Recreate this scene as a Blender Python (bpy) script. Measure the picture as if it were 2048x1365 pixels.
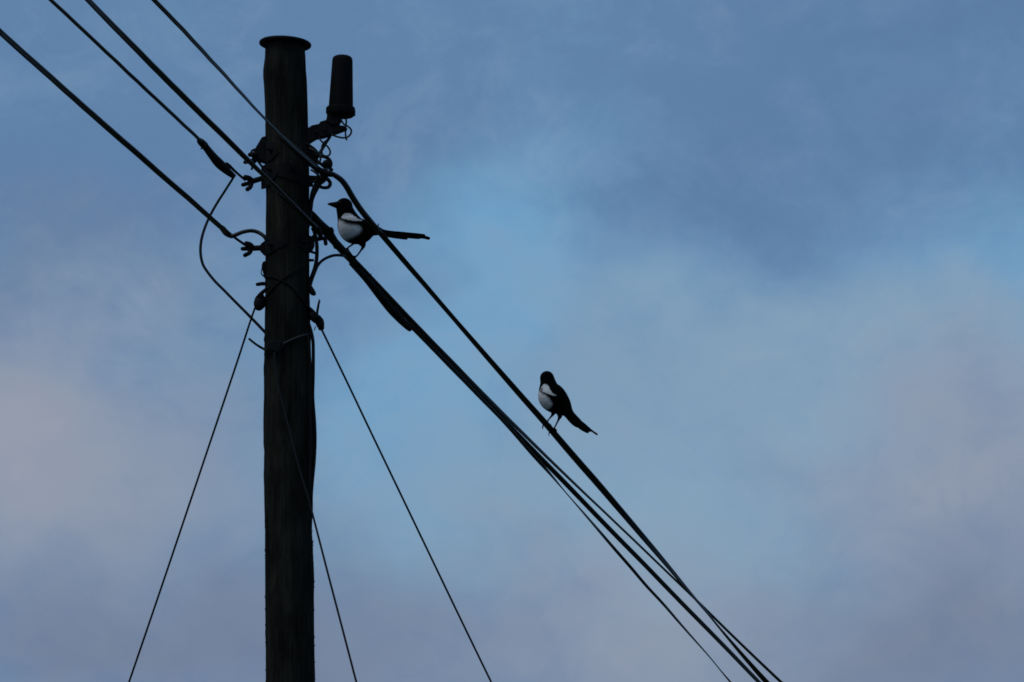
import bpy, bmesh, math, random
import numpy as np
from mathutils import Vector, Matrix, noise

random.seed(7)
scene = bpy.context.scene
for o in list(bpy.data.objects):
    bpy.data.objects.remove(o)
COL = scene.collection

# ------------------------------------------------------------------ camera
FPX = 10638.0                       # focal length in photo pixels (2048 wide)
PITCH = math.radians(12.0)
CAM = Vector((0, 0, 1.6))
FWD = Vector((0, math.cos(PITCH), math.sin(PITCH)))
UPV = Vector((0, -math.sin(PITCH), math.cos(PITCH)))
RGT = Vector((1, 0, 0))
cd = bpy.data.cameras.new('camera')
cam = bpy.data.objects.new('camera', cd)
COL.objects.link(cam)
cd.sensor_width = 36.0
cd.lens = FPX / 2048 * 36.0
cd.clip_start = 0.1
cd.clip_end = 2000
cam.location = CAM
cam.rotation_euler = (math.pi / 2 + PITCH, 0, 0)
scene.camera = cam
scene.cycles.pixel_filter_type = 'BLACKMAN_HARRIS'
scene.cycles.filter_width = 1.7            # the long lens is a little soft
scene.cycles.use_denoising = False         # keep thin wires clean and leave a trace of grain

# ------------------------------------------------------------------ light
SUN_EL, SUN_AZ = math.radians(60), math.radians(235)     # azimuth from +Y towards +X
SUN_STRENGTH = 1.15
sd = bpy.data.lights.new('sun', 'SUN')
sun = bpy.data.objects.new('sun', sd)
COL.objects.link(sun)
sd.energy = SUN_STRENGTH
sd.angle = math.radians(40)
sd.color = (1.0, 0.96, 0.92)
sdir = Vector((math.sin(SUN_AZ) * math.cos(SUN_EL), math.cos(SUN_AZ) * math.cos(SUN_EL), math.sin(SUN_EL)))
sun.rotation_euler = (-sdir).to_track_quat('-Z', 'Y').to_euler()
sun.location = (0, 0, 30)
vs = scene.view_settings
vs.view_transform = 'Standard'
vs.look = 'None'
vs.exposure = 0.0
vs.gamma = 1.0
vs.use_curve_mapping = False


def raydir(px, py):
    return FWD + RGT * ((px - 1024) / FPX) + UPV * ((682.5 - py) / FPX)


def P(px, py, Y):
    """point at horizontal distance Y seen at photo pixel px, py"""
    d = raydir(px, py)
    return CAM + d * (Y / d.y)


def M(Y, npx=1.0):
    """length in metres of npx photo pixels at distance Y"""
    return npx * Y / math.cos(PITCH) / FPX


def angles(px, py):
    d = raydir(px, py).normalized()
    return math.degrees(math.atan2(d.x, d.y)), math.degrees(math.asin(d.z))


# ------------------------------------------------------------------ world: blue sky behind thin soft cloud
def lin(r, g, b):
    def f(c):
        c /= 255
        return c / 12.92 if c <= 0.04045 else ((c + 0.055) / 1.055) ** 2.4
    return (f(r), f(g), f(b))


W = bpy.data.worlds.new('World')
scene.world = W
W.use_nodes = True
nt = W.node_tree
nt.nodes.clear()
N, L = nt.nodes, nt.links


def mth(op, a, b=None, c=None, clamp=False):
    n = N.new('ShaderNodeMath')
    n.operation = op
    n.use_clamp = clamp
    for i, v in enumerate((a, b, c)):
        if v is None:
            continue
        if isinstance(v, (int, float)):
            n.inputs[i].default_value = v
        else:
            L.new(v, n.inputs[i])
    return n.outputs[0]


tc = N.new('ShaderNodeTexCoord')
DIR = tc.outputs['Generated']
sx = N.new('ShaderNodeSeparateXYZ')
L.new(DIR, sx.inputs[0])
X_, Y_, Z_ = sx.outputs
AZ = mth('MULTIPLY', mth('ARCTAN2', X_, Y_), 57.29578)
EL = mth('MULTIPLY', mth('ARCSINE', Z_), 57.29578)


def wnoise(scale, detail, seed, rough=0.5, distort=0.0):
    mp = N.new('ShaderNodeMapping')
    mp.inputs['Location'].default_value = (seed * 1.7, seed * 2.3, seed * 0.9)
    mp.inputs['Scale'].default_value = (scale, scale, scale * 1.25)
    L.new(DIR, mp.inputs['Vector'])
    n = N.new('ShaderNodeTexNoise')
    n.inputs['Scale'].default_value = 1.0
    n.inputs['Detail'].default_value = detail
    n.inputs['Roughness'].default_value = rough
    n.inputs['Distortion'].default_value = distort
    L.new(mp.outputs[0], n.inputs['Vector'])
    return mth('SUBTRACT', n.outputs['Fac'], 0.5)


# a gentle warp so that no cloud has a clean outline
w1 = mth('MULTIPLY', wnoise(22, 3, 3.1), 3.6)
w2 = mth('MULTIPLY', wnoise(22, 3, 8.4), 3.6)
AZW = mth('ADD', AZ, w1)
ELW = mth('ADD', EL, w2)
DEG = 57.29578 / FPX


cxyz = N.new('ShaderNodeCombineXYZ')
L.new(AZW, cxyz.inputs[0])
L.new(ELW, cxyz.inputs[1])


def blob(px, py, rx, ry, amp, rot=0.0):
    """soft patch of cloud round a direction; radii in photo pixels turned into degrees"""
    a, e = angles(px, py)
    mp = N.new('ShaderNodeMapping')
    mp.vector_type = 'TEXTURE'
    mp.inputs['Location'].default_value = (a, e, 0)
    mp.inputs['Rotation'].default_value = (0, 0, math.radians(rot))
    mp.inputs['Scale'].default_value = (rx * DEG, ry * DEG, 1)
    L.new(cxyz.outputs[0], mp.inputs['Vector'])
    d = N.new('ShaderNodeVectorMath')
    d.operation = 'DOT_PRODUCT'
    L.new(mp.outputs[0], d.inputs[0])
    L.new(mp.outputs[0], d.inputs[1])
    return mth('MULTIPLY', mth('POWER', .4966, d.outputs['Value']), amp)


def field(blobs, extra=()):
    s = None
    for b in blobs:
        o = blob(*b)
        s = o if s is None else mth('ADD', s, o)
    for e in extra:
        s = mth('ADD', s, e)
    return mth('MINIMUM', mth('MAXIMUM', s, 0.0), 1.0)


low = mth('SMOOTH_MIN', mth('MAXIMUM', mth('MULTIPLY', mth('SUBTRACT', 15.0, EL), 1 / 9.0), 0.0), 1.0, 0.2)
wisp = mth('ADD', mth('MULTIPLY', wnoise(48, 6, 2.2, .62, .8), .55), mth('MULTIPLY', wnoise(130, 5, 6.1, .65, .4), .26))
cyan = field([
    (1130, 290, 220, 140, .36), (980, 470, 180, 150, .72), (900, 660, 170, 180, .55), (830, 860, 160, 190, .78),
    (1030, 1050, 200, 110, .62), (2050, 430, 190, 170, .85), (1850, 580, 220, 110, .36), (1380, 560, 260, 130, .22), (1250, 840, 260, 200, .30),
    (370, 640, 170, 120, .22), (1450, 1090, 240, 130, .18), (1080, 740, 240, 200, .22), (1640, 720, 240, 140, .26),
], [mth('MULTIPLY', wnoise(24, 4, 1.3), 0.40), mth('MULTIPLY', wisp, .8)])
pale = field([
    (1330, 880, 420, 240, .50), (1680, 760, 340, 150, .46), (1200, 1120, 380, 170, .45), (350, 800, 260, 170, .22),
    (1480, 1220, 300, 160, .42), (1950, 640, 240, 120, .42), (700, 1130, 260, 200, .18), (1330, 620, 300, 110, .25),
], [mth('MULTIPLY', wnoise(23, 4, 7.7), 0.40), mth('MULTIPLY', wisp, .7), mth('MULTIPLY', low, .16)])
mauve = field([
    (150, 1310, 650, 180, .70), (1980, 1310, 400, 170, .80), (40, 500, 240, 120, .40), (700, 1320, 400, 160, .30),
    (260, 1060, 340, 150, .26), (1540, 1350, 300, 110, .25), (1800, 1140, 260, 110, .2),
], [mth('MULTIPLY', wnoise(21, 4, 4.4), 0.32), mth('MULTIPLY', wisp, .4), mth('MULTIPLY', low, .14)])
pink = field([
    (-20, 760, 220, 180, .56), (120, 890, 300, 160, .34), (330, 920, 240, 140, .22), (20, 1000, 240, 170, .14),
    (1760, 930, 260, 140, .26), (1990, 980, 240, 190, .55), (1960, 700, 200, 90, .14), (1270, 1290, 260, 120, .46), (1060, 1220, 240, 110, .14),
], [mth('MULTIPLY', wnoise(20, 4, 5.7), 0.26), mth('MULTIPLY', wisp, .6), mth('MULTIPLY', low, .06)])
dark = field([
    (2060, 40, 460, 230, .40), (1560, 210, 380, 210, .20), (10, 250, 110, 140, .22), (300, 440, 210, 150, .22),
    (960, 200, 220, 90, .16), (1640, 430, 300, 150, .18), (1640, 590, 130, 60, .08), (1560, 880, 100, 70, .12),
], [mth('MULTIPLY', wnoise(26, 5, 9.9), 0.26), mth('MULTIPLY', wisp, -.7)])

sky = N.new('ShaderNodeTexSky')
sky.sky_type = 'NISHITA'
sky.sun_disc = False
sky.sun_elevation = SUN_EL
sky.sun_rotation = SUN_AZ
sky.altitude = 50
sky.dust_density = 2.0
STR = 0.10


def vmul(a, col):
    n = N.new('ShaderNodeMix')
    n.data_type = 'RGBA'
    n.blend_type = 'MULTIPLY'
    n.inputs[0].default_value = 1.0
    L.new(a, n.inputs[6])
    n.inputs[7].default_value = (*col, 1)
    return n.outputs[2]


def vmix(a, b, fac):
    n = N.new('ShaderNodeMix')
    n.data_type = 'RGBA'
    for s, v in ((6, a), (7, b), (0, fac)):
        if isinstance(v, tuple):
            n.inputs[s].default_value = (v[0] / STR, v[1] / STR, v[2] / STR, 1)
        elif isinstance(v, (int, float)):
            n.inputs[s].default_value = v
        else:
            L.new(v, n.inputs[s])
    return n.outputs[2]


clear = vmul(sky.outputs[0], (0.33, 0.43, 0.60))
veil = vmix(clear, lin(100, 135, 173), 0.88)                 # an even thin veil of cloud over the blue
c1 = vmix(veil, lin(112, 160, 198), cyan)
c2 = vmix(vmix(vmix(c1, lin(133, 165, 190), pale), lin(114, 129, 155), mauve), lin(150, 157, 173), pink)
c3 = vmix(c2, lin(87, 118, 160), dark)
bg = N.new('ShaderNodeBackground')
bg.inputs['Strength'].default_value = STR
L.new(c3, bg.inputs['Color'])
wo = N.new('ShaderNodeOutputWorld')
L.new(bg.outputs[0], wo.inputs['Surface'])
W.cycles.sampling_method = 'MANUAL'
W.cycles.sample_map_resolution = 512


# ------------------------------------------------------------------ materials
def new_mat(name, col, rough=0.6, spec=0.5, metal=0.0, var=0.35, scale=30, stretch=(1, 1, 1), bump=0.0, rough_var=0.0):
    m = bpy.data.materials.new(name)
    m.use_nodes = True
    t = m.node_tree
    b = t.nodes['Principled BSDF']
    co = t.nodes.new('ShaderNodeTexCoord')
    mp = t.nodes.new('ShaderNodeMapping')
    mp.inputs['Scale'].default_value = stretch
    t.links.new(co.outputs['Object'], mp.inputs['Vector'])
    n = t.nodes.new('ShaderNodeTexNoise')
    n.inputs['Scale'].default_value = scale
    n.inputs['Detail'].default_value = 6
    n.inputs['Roughness'].default_value = 0.65
    t.links.new(mp.outputs[0], n.inputs['Vector'])
    r = t.nodes.new('ShaderNodeValToRGB')
    r.color_ramp.elements[0].position = 0.3
    r.color_ramp.elements[1].position = 0.7
    r.color_ramp.elements[0].color = (*[c * (1 - var) for c in col], 1)
    r.color_ramp.elements[1].color = (*[min(1, c * (1 + var)) for c in col], 1)
    t.links.new(n.outputs['Fac'], r.inputs[0])
    t.links.new(r.outputs[0], b.inputs['Base Color'])
    b.inputs['Roughness'].default_value = rough
    b.inputs['Metallic'].default_value = metal
    b.inputs['Specular IOR Level'].default_value = spec
    if rough_var:
        mr = t.nodes.new('ShaderNodeMapRange')
        mr.inputs[3].default_value = rough - rough_var
        mr.inputs[4].default_value = rough + rough_var
        t.links.new(n.outputs['Fac'], mr.inputs[0])
        t.links.new(mr.outputs[0], b.inputs['Roughness'])
    if bump:
        bp = t.nodes.new('ShaderNodeBump')
        bp.inputs['Strength'].default_value = bump
        bp.inputs['Distance'].default_value = 0.003
        t.links.new(n.outputs['Fac'], bp.inputs['Height'])
        t.links.new(bp.outputs[0], b.inputs['Normal'])
    return m


MAT = {
    'cable': new_mat('black_cable_sheath', (.0045, .005, .0058), .5, .30, var=.5, scale=60, rough_var=.12),
    'rubber': new_mat('black_rubber_sleeve', (.0035, .0035, .004), .75, .16, var=.4, scale=90, bump=.4),
    'steel': new_mat('dark_weathered_steel', (.0048, .0052, .0062), .8, .12, var=.5, scale=80, bump=.3),
    'galv': new_mat('dull_galvanised_steel', (.017, .022, .027), .65, .25, var=.4, scale=120, bump=.3),
    'wire': new_mat('stranded_stay_wire', (.0042, .005, .0058), .75, .14, var=.4, scale=200, bump=.4),
    'plastic': new_mat('black_plastic_housing', (.0022, .0022, .0027), .8, .10, var=.3, scale=60),
    'cap': new_mat('dark_cap_metal', (.003, .003, .004), .75, .15, var=.4, scale=50),
    'beak': new_mat('black_beak_horn', (.0015, .0015, .002), .7, .05, var=.3, scale=200),
    'eye': new_mat('dark_eye', (.002, .002, .002), .3, .3, var=.1, scale=100),
}


def wood_material():
    m = bpy.data.materials.new('creosoted_pole_wood')
    m.use_nodes = True
    t = m.node_tree
    b = t.nodes['Principled BSDF']
    co = t.nodes.new('ShaderNodeTexCoord')

    def nz(sc, scale, detail, rough):
        mp = t.nodes.new('ShaderNodeMapping')
        mp.inputs['Scale'].default_value = sc
        t.links.new(co.outputs['Object'], mp.inputs['Vector'])
        n = t.nodes.new('ShaderNodeTexNoise')
        n.inputs['Scale'].default_value = scale
        n.inputs['Detail'].default_value = detail
        n.inputs['Roughness'].default_value = rough
        t.links.new(mp.outputs[0], n.inputs['Vector'])
        return n.outputs['Fac']
    g1 = nz((1, 1, .06), 55, 8, .7)
    g2 = nz((1, 1, .3), 14, 6, .65)
    g3 = nz((1, 1, .06), 260, 4, .6)
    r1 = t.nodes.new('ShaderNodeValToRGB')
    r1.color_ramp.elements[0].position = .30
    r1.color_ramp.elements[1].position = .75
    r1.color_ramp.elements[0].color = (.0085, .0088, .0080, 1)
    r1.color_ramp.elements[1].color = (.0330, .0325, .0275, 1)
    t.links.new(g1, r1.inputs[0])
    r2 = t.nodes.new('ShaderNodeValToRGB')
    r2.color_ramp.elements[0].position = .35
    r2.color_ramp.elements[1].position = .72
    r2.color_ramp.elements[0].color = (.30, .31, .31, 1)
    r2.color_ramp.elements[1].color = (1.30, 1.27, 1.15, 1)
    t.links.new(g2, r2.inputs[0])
    mx = t.nodes.new('ShaderNodeMix')
    mx.data_type = 'RGBA'
    mx.blend_type = 'MULTIPLY'
    mx.inputs[0].default_value = 1
    t.links.new(r1.outputs[0], mx.inputs[6])
    t.links.new(r2.outputs[0], mx.inputs[7])
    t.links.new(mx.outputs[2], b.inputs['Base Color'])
    b.inputs['Roughness'].default_value = .95
    b.inputs['Specular IOR Level'].default_value = .05
    ad = t.nodes.new('ShaderNodeMath')
    ad.operation = 'ADD'
    t.links.new(g1, ad.inputs[0])
    t.links.new(g3, ad.inputs[1])
    bp = t.nodes.new('ShaderNodeBump')
    bp.inputs['Strength'].default_value = .6
    bp.inputs['Distance'].default_value = .004
    t.links.new(ad.outputs[0], bp.inputs['Height'])
    t.links.new(bp.outputs[0], b.inputs['Normal'])
    return m


def feather_material():
    m = bpy.data.materials.new('magpie_plumage')
    m.use_nodes = True
    t = m.node_tree
    b = t.nodes['Principled BSDF']
    a = t.nodes.new('ShaderNodeAttribute')
    a.attribute_name = 'plumage'
    co = t.nodes.new('ShaderNodeTexCoord')
    n = t.nodes.new('ShaderNodeTexNoise')
    n.inputs['Scale'].default_value = 110
    n.inputs['Detail'].default_value = 4
    t.links.new(co.outputs['Object'], n.inputs['Vector'])
    mr = t.nodes.new('ShaderNodeMapRange')
    mr.inputs[3].default_value = .82
    mr.inputs[4].default_value = 1.12
    t.links.new(n.outputs['Fac'], mr.inputs[0])
    mx = t.nodes.new('ShaderNodeMix')
    mx.data_type = 'RGBA'
    mx.blend_type = 'MULTIPLY'
    mx.inputs[0].default_value = 1
    t.links.new(a.outputs['Color'], mx.inputs[6])
    t.links.new(mr.outputs[0], mx.inputs[7])
    t.links.new(mx.outputs[2], b.inputs['Base Color'])
    b.inputs['Roughness'].default_value = .75
    b.inputs['Specular IOR Level'].default_value = .02
    bp = t.nodes.new('ShaderNodeBump')
    bp.inputs['Strength'].default_value = .08
    bp.inputs['Distance'].default_value = .002
    t.links.new(n.outputs['Fac'], bp.inputs['Height'])
    t.links.new(bp.outputs[0], b.inputs['Normal'])
    return m


MAT['wood'] = wood_material()
MAT['plumage'] = feather_material()


# ------------------------------------------------------------------ mesh helpers
def tag(o, label=None, cat=None, group=None, kind=None):
    for k, v in (('label', label), ('category', cat), ('group', group), ('kind', kind)):
        if v:
            o[k] = v
    return o


def empty(name, loc, label, cat, group=None):
    o = bpy.data.objects.new(name, None)
    COL.objects.link(o)
    o.location = loc
    o.empty_display_size = .1
    return tag(o, label, cat, group)


def wloc(o):
    v = Vector((0, 0, 0))
    while o is not None:
        v += o.location
        o = o.parent
    return v


def catmull(pts, n=8):
    """resample a list of tuples (any length) with a Catmull-Rom curve"""
    A = [np.array(p, float) for p in pts]
    A = [2 * A[0] - A[1]] + A + [2 * A[-1] - A[-2]]
    out = []
    for i in range(1, len(A) - 2):
        p0, p1, p2, p3 = A[i - 1:i + 3]
        for k in range(n):
            t = k / n
            out.append(.5 * ((2 * p1) + (-p0 + p2) * t + (2 * p0 - 5 * p1 + 4 * p2 - p3) * t * t + (-p0 + 3 * p1 - 3 * p2 + p3) * t ** 3))
    out.append(A[-2])
    return out


class MB:
    def __init__(s):
        s.v, s.f, s.sm = [], [], []

    def ring(s, prev, cur, n, smooth=True):
        for k in range(n):
            s.f.append((prev + k, prev + (k + 1) % n, cur + (k + 1) % n, cur + k))
            s.sm.append(smooth)

    def sweep(s, pts, sect, caps=True, smooth=True):
        """pts: Vectors; sect(i) -> list of (a,b) offsets: a across the line of sight, b along it"""
        n = None
        prev = None
        for i, p in enumerate(pts):
            t = (pts[min(i + 1, len(pts) - 1)] - pts[max(i - 1, 0)])
            t = t.normalized() if t.length > 1e-9 else Vector((0, 0, 1))
            view = (p - CAM).normalized() if abs(t.dot(FWD)) < .97 else UPV
            a = t.cross(view)
            a = a.normalized() if a.length > 1e-6 else RGT.copy()
            if i and a.dot(s.lasta) < 0 and abs(a.dot(s.lasta)) > .5:
                a = -a
            s.lasta = a
            b = a.cross(t).normalized()
            sc = sect(i)
            n = len(sc)
            base = len(s.v)
            s.v += [p + a * x + b * y for x, y in sc]
            if prev is not None:
                s.ring(prev, base, n, smooth)
            elif caps:
                s.f.append(tuple(range(base + n - 1, base - 1, -1)))
                s.sm.append(False)
            prev = base
        if caps:
            s.f.append(tuple(range(prev, prev + n)))
            s.sm.append(False)
        return s

    def tube(s, pts, radii, seg=10, smooth=True):
        if not isinstance(radii, (list, tuple)):
            radii = [radii] * len(pts)
        circ = [(math.cos(2 * math.pi * k / seg), math.sin(2 * math.pi * k / seg)) for k in range(seg)]
        return s.sweep(pts, lambda i: [(c * radii[i], d * radii[i]) for c, d in circ], smooth=smooth)

    def ball(s, c, rx, ry=None, rz=None, rot=None, seg=16, rings=10, lump=0.0):
        ry = rx if ry is None else ry
        rz = rx if rz is None else rz
        base = len(s.v)
        for i in range(rings + 1):
            th = math.pi * i / rings
            for k in range(seg):
                ph = 2 * math.pi * k / seg
                q = Vector((math.sin(th) * math.cos(ph), math.sin(th) * math.sin(ph), math.cos(th)))
                if lump:
                    q *= 1 + lump * noise.noise(q * 2.3 + Vector(c) * 7)
                q = Vector((q.x * rx, q.y * ry, q.z * rz))
                if rot is not None:
                    q = rot @ q
                s.v.append(Vector(c) + q)
        for i in range(rings):
            s.ring(base + i * seg, base + (i + 1) * seg, seg)
        return s

    def prism(s, poly, Y0, Y1, bev=.0015):
        """polygon given in photo pixels, given real thickness between distances Y0 (near) and Y1 (far)"""
        Ym = (Y0 + Y1) / 2
        c = np.mean(np.array(poly), axis=0)
        n = len(poly)
        pm = [P(x, y, Ym) for x, y in poly]
        cc = sum(pm, Vector()) / n
        layers = []
        for Yk, sh in ((Y0, .9), (Y0 + (Y1 - Y0) * .12, 1.), (Y1 - (Y1 - Y0) * .12, 1.), (Y1, .9)):
            base = len(s.v)
            for p in pm:
                q = cc + (p - cc) * sh
                s.v.append(Vector((q.x, Yk, q.z)))
            layers.append(base)
        for a, b in zip(layers, layers[1:]):
            s.ring(a, b, n, False)
        s.f.append(tuple(range(layers[0], layers[0] + n)))
        s.sm.append(False)
        s.f.append(tuple(range(layers[-1] + n - 1, layers[-1] - 1, -1)))
        s.sm.append(False)
        return s

    def box(s, c, ax, ay, az):
        base = len(s.v)
        for i in (-1, 1):
            for j in (-1, 1):
                for k in (-1, 1):
                    s.v.append(Vector(c) + ax * i + ay * j + az * k)
        for f in ((0, 1, 3, 2), (4, 6, 7, 5), (0, 4, 5, 1), (2, 3, 7, 6), (0, 2, 6, 4), (1, 5, 7, 3)):
            s.f.append(tuple(base + q for q in f))
            s.sm.append(False)
        return s

    def build(s, name, mat, parent=None, label=None):
        me = bpy.data.meshes.new(name)
        off = wloc(parent) if parent else Vector((0, 0, 0))
        me.from_pydata([v - off for v in s.v], [], s.f)
        bm = bmesh.new()
        bm.from_mesh(me)
        bmesh.ops.recalc_face_normals(bm, faces=bm.faces)
        bm.to_mesh(me)
        bm.free()
        me.polygons.foreach_set('use_smooth', s.sm)
        me.materials.append(MAT[mat])
        me.update()
        o = bpy.data.objects.new(name, me)
        COL.objects.link(o)
        if parent:
            o.parent = parent
        if label:
            o['label'] = label
        return o


def path(pts, n=6):
    """control points (px, py, Y, radius_px) -> smooth world points and radii in metres"""
    c = catmull(pts, n)
    return [P(q[0], q[1], q[2]) for q in c], [max(.0004, M(q[2], q[3])) for q in c]


def rope(name, mat, parent, pts, n=6, seg=10, label=None):
    a, r = path(pts, n)
    if name == 'lead_wire':
        r = [q * 1.3 for q in r]
    return MB().tube(a, r, seg).build(name, mat, parent, label)


def peanut(Wd, m, th, k=20):
    """flattened two-lobed section of a self-supporting drop cable, turned by th"""
    c, s_ = math.cos(th), math.sin(th)
    out = []
    for i in range(k):
        f = 2 * math.pi * i / k
        x = Wd * math.cos(f)
        y = m * math.sin(f) * (.62 + .38 * abs(math.cos(f)) ** .8) * (1.15 if math.cos(f) > 0 else .9)
        out.append((x * c - y * s_, x * s_ + y * c))
    return out


def span(name, pts, Ya, Yb, twist, Wpx, mpx, parent, ext_a=0, ext_b=0, deg=4, n=140, mat='cable', wob=.0012):
    """a long cable span. pts: traced (px,py), smoothed; distance runs from Ya to Yb as on a straight line in space.
    twist: (py, degrees). ext: metres the span carries on beyond the picture at either end."""
    xs = np.array([p[0] for p in pts], float)
    ys = np.array([p[1] for p in pts], float)
    y0, y1 = ys[0], ys[-1]
    co = np.polyfit((ys - y0) / (y1 - y0), xs, deg)
    out, tw = [], []
    for i in range(n + 1):
        t = i / n
        py = y0 + (y1 - y0) * t
        px = np.polyval(co, t)
        Y = 1 / (1 / Ya + (1 / Yb - 1 / Ya) * t)
        p = P(px, py, Y)
        if wob:
            p += UPV * wob * noise.noise(Vector((i * .09, 3.3, Wpx))) + RGT * wob * noise.noise(Vector((i * .11, 7.3, Wpx)))
        out.append(p)
        tw.append(math.radians(float(np.interp(py, [q[0] for q in twist], [q[1] for q in twist]))))
    if ext_a:
        d = (out[0] - out[4]).normalized()
        k = 12
        pre = [out[0] + d * ext_a * j / k + Vector((0, 0, .0009 * (ext_a * j / k) ** 2)) for j in range(k, 0, -1)]
        out = pre + out
        tw = [tw[0] - .5 * j for j in range(k, 0, -1)] + tw
    if ext_b:
        d = (out[-1] - out[-5]).normalized()
        k = 12
        post = [out[-1] + d * ext_b * j / k + Vector((0, 0, .004 * (ext_b * j / k) ** 2)) for j in range(1, k + 1)]
        out += post
        tw += [tw[-1] + .5 * j for j in range(1, k + 1)]
    Wm, mm = M(22, Wpx), M(22, mpx)
    mb = MB().sweep(out, lambda i: peanut(Wm, mm, tw[i]))
    return mb.build(name, mat, parent)


# ------------------------------------------------------------------ ground
def build_ground():
    m = bpy.data.materials.new('rough_grass_ground')
    m.use_nodes = True
    t = m.node_tree
    b = t.nodes['Principled BSDF']
    co = t.nodes.new('ShaderNodeTexCoord')
    n = t.nodes.new('ShaderNodeTexNoise')
    n.inputs['Scale'].default_value = 1.5
    n.inputs['Detail'].default_value = 10
    t.links.new(co.outputs['Object'], n.inputs['Vector'])
    r = t.nodes.new('ShaderNodeValToRGB')
    r.color_ramp.elements[0].color = (.018, .026, .010, 1)
    r.color_ramp.elements[1].color = (.055, .066, .028, 1)
    t.links.new(n.outputs['Fac'], r.inputs[0])
    t.links.new(r.outputs[0], b.inputs['Base Color'])
    b.inputs['Roughness'].default_value = .95
    me = bpy.data.meshes.new('ground')
    S, K = 700, 48
    vs_, fs_ = [], []
    for i in range(K + 1):
        for j in range(K + 1):
            x = (i / K * 2 - 1)
            y = (j / K * 2 - 1)
            x, y = S * x * abs(x), S * y * abs(y)
            r_ = math.hypot(x, y - 22)
            z = .0 if r_ < 8 else .12 * noise.noise(Vector((x * .05, y * .05, 0))) * min(1, (r_ - 8) / 10)
            vs_.append((x, y, z))
    for i in range(K):
        for j in range(K):
            a = i * (K + 1) + j
            fs_.append((a, a + K + 1, a + K + 2, a + 1))
    me.from_pydata(vs_, [], fs_)
    me.materials.append(m)
    o = bpy.data.objects.new('ground', me)
    COL.objects.link(o)
    tag(o, 'dark rough grass around the foot of the pole', kind='structure')


build_ground()

# ------------------------------------------------------------------ the pole
PY = 22.0
EDGE = [(86, 531, 609), (100, 530, 610), (115, 529.5, 611), (140, 526.5, 612), (160, 527, 613.5), (185, 529, 614.5), (240, 530.5, 616), (300, 531, 618),
        (400, 532, 618.5), (500, 531, 618.5), (600, 530, 619.5), (700, 528.5, 622), (760, 528, 624), (800, 527.5, 625),
        (850, 526.5, 625.5), (890, 527, 626), (905, 528.5, 626), (950, 527.5, 625.5), (1000, 528.5, 626), (1040, 529.5, 624.5), (1060, 530, 624),
        (1100, 530, 626), (1160, 530.5, 628.5), (1200, 530.5, 628), (1260, 531, 628.5), (1300, 531, 629), (1365, 531.5, 630)]
pole_prof = []
for y_, a_, b_ in EDGE:
    pa, pb = P(a_, y_, PY), P(b_, y_, PY)
    pole_prof.append(((pa.z + pb.z) / 2, (pa.x + pb.x) / 2, (pb.x - pa.x) / 2))
pole_prof.sort()
zl, cl, rl = pole_prof[0]
pole_prof = [(-.6, cl + .004, .122), (0, cl + .004, .122), (zl - .7, cl + .002, rl + .006)] + pole_prof
ZP = [p[0] for p in pole_prof]


def pole_c(z):
    return float(np.interp(z, ZP, [p[1] for p in pole_prof]))


def pole_r(z):
    return float(np.interp(z, ZP, [p[2] for p in pole_prof]))


pole = empty('telegraph_pole', (pole_c(0), PY, 0), 'tall dark wooden pole with a round cap and bolted ironwork', 'pole')
ztop = P(570, 84, PY).z
zs = list(np.arange(-.6, zl - .3, .06)) + list(np.arange(zl - .3, ztop, .0105)) + [ztop]
SEG = 150
mb = MB()
knots = [(random.uniform(zl - .2, ztop - .3), random.uniform(0, 2 * math.pi), random.uniform(.015, .028)) for _ in range(22)]
knots += [(P(603, 1168, PY).z, -.6, .022), (P(545, 1185, PY).z, -2.3, .02), (P(560, 215, PY).z, -1.9, .02)]
prev = None
for z in zs:
    base = len(mb.v)
    cx, r0 = pole_c(z), pole_r(z)
    for k in range(SEG):
        a = 2 * math.pi * k / SEG
        ca, sa = math.cos(a), math.sin(a)
        q = Vector((ca * 9, sa * 9, z * 1.1))
        g = noise.noise(Vector((ca * 22 + .6 * math.sin(z * 5), sa * 22, z * 2.4)))
        g2 = noise.noise(Vector((ca * 7, sa * 7, z * 2.2 + 5)))
        crack = -max(0, .16 - abs(noise.noise(Vector((ca * 6, sa * 6, z * .8 + 11))))) * .022
        fine = noise.noise(Vector((ca * 40, sa * 40, z * 22))) * .0011
        r = r0 + g * .0008 + g2 * .0009 + crack * (.5 + .5 * g) + fine
        for kz, ka, kr in knots:
            if abs(z - kz) < .08:
                da = ((a - ka + math.pi) % (2 * math.pi) - math.pi) * r0
                d = math.hypot(da, (z - kz) * .8) / kr
                if d < 2:
                    r += .0045 * math.exp(-d * d * 1.6) - .005 * math.exp(-d * d * 9)
        mb.v.append(Vector((cx + r * ca, PY + r * sa, z)))
    if prev is not None:
        mb.ring(prev, base, SEG)
    prev = base
mb.f.append(tuple(range(prev, prev + SEG)))
mb.sm.append(False)
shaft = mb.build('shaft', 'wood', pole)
# splinters lifting off the weathered lower right side
mb = MB()
for _ in range(60):
    z = P(600, random.uniform(1040, 1400), PY).z
    a = random.choice([random.uniform(-.5, .4), random.uniform(2.8, 3.5)]) if random.random() < .8 else random.uniform(-2.5, 0)
    r = pole_r(z)
    c = Vector((pole_c(z) + r * math.cos(a), PY + r * math.sin(a), z))
    out = Vector((math.cos(a), math.sin(a), 0))
    ln = random.uniform(.006, .02)
    mb.tube([c - out * .003, c + out * .0015 + Vector((0, 0, ln * .5)), c + out * random.uniform(.002, .0045) + Vector((0, 0, ln))],
            [.0016, .0013, .0004], 5)
sp = mb.build('splinters', 'wood', shaft)
sp['kind'] = 'stuff'

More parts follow.
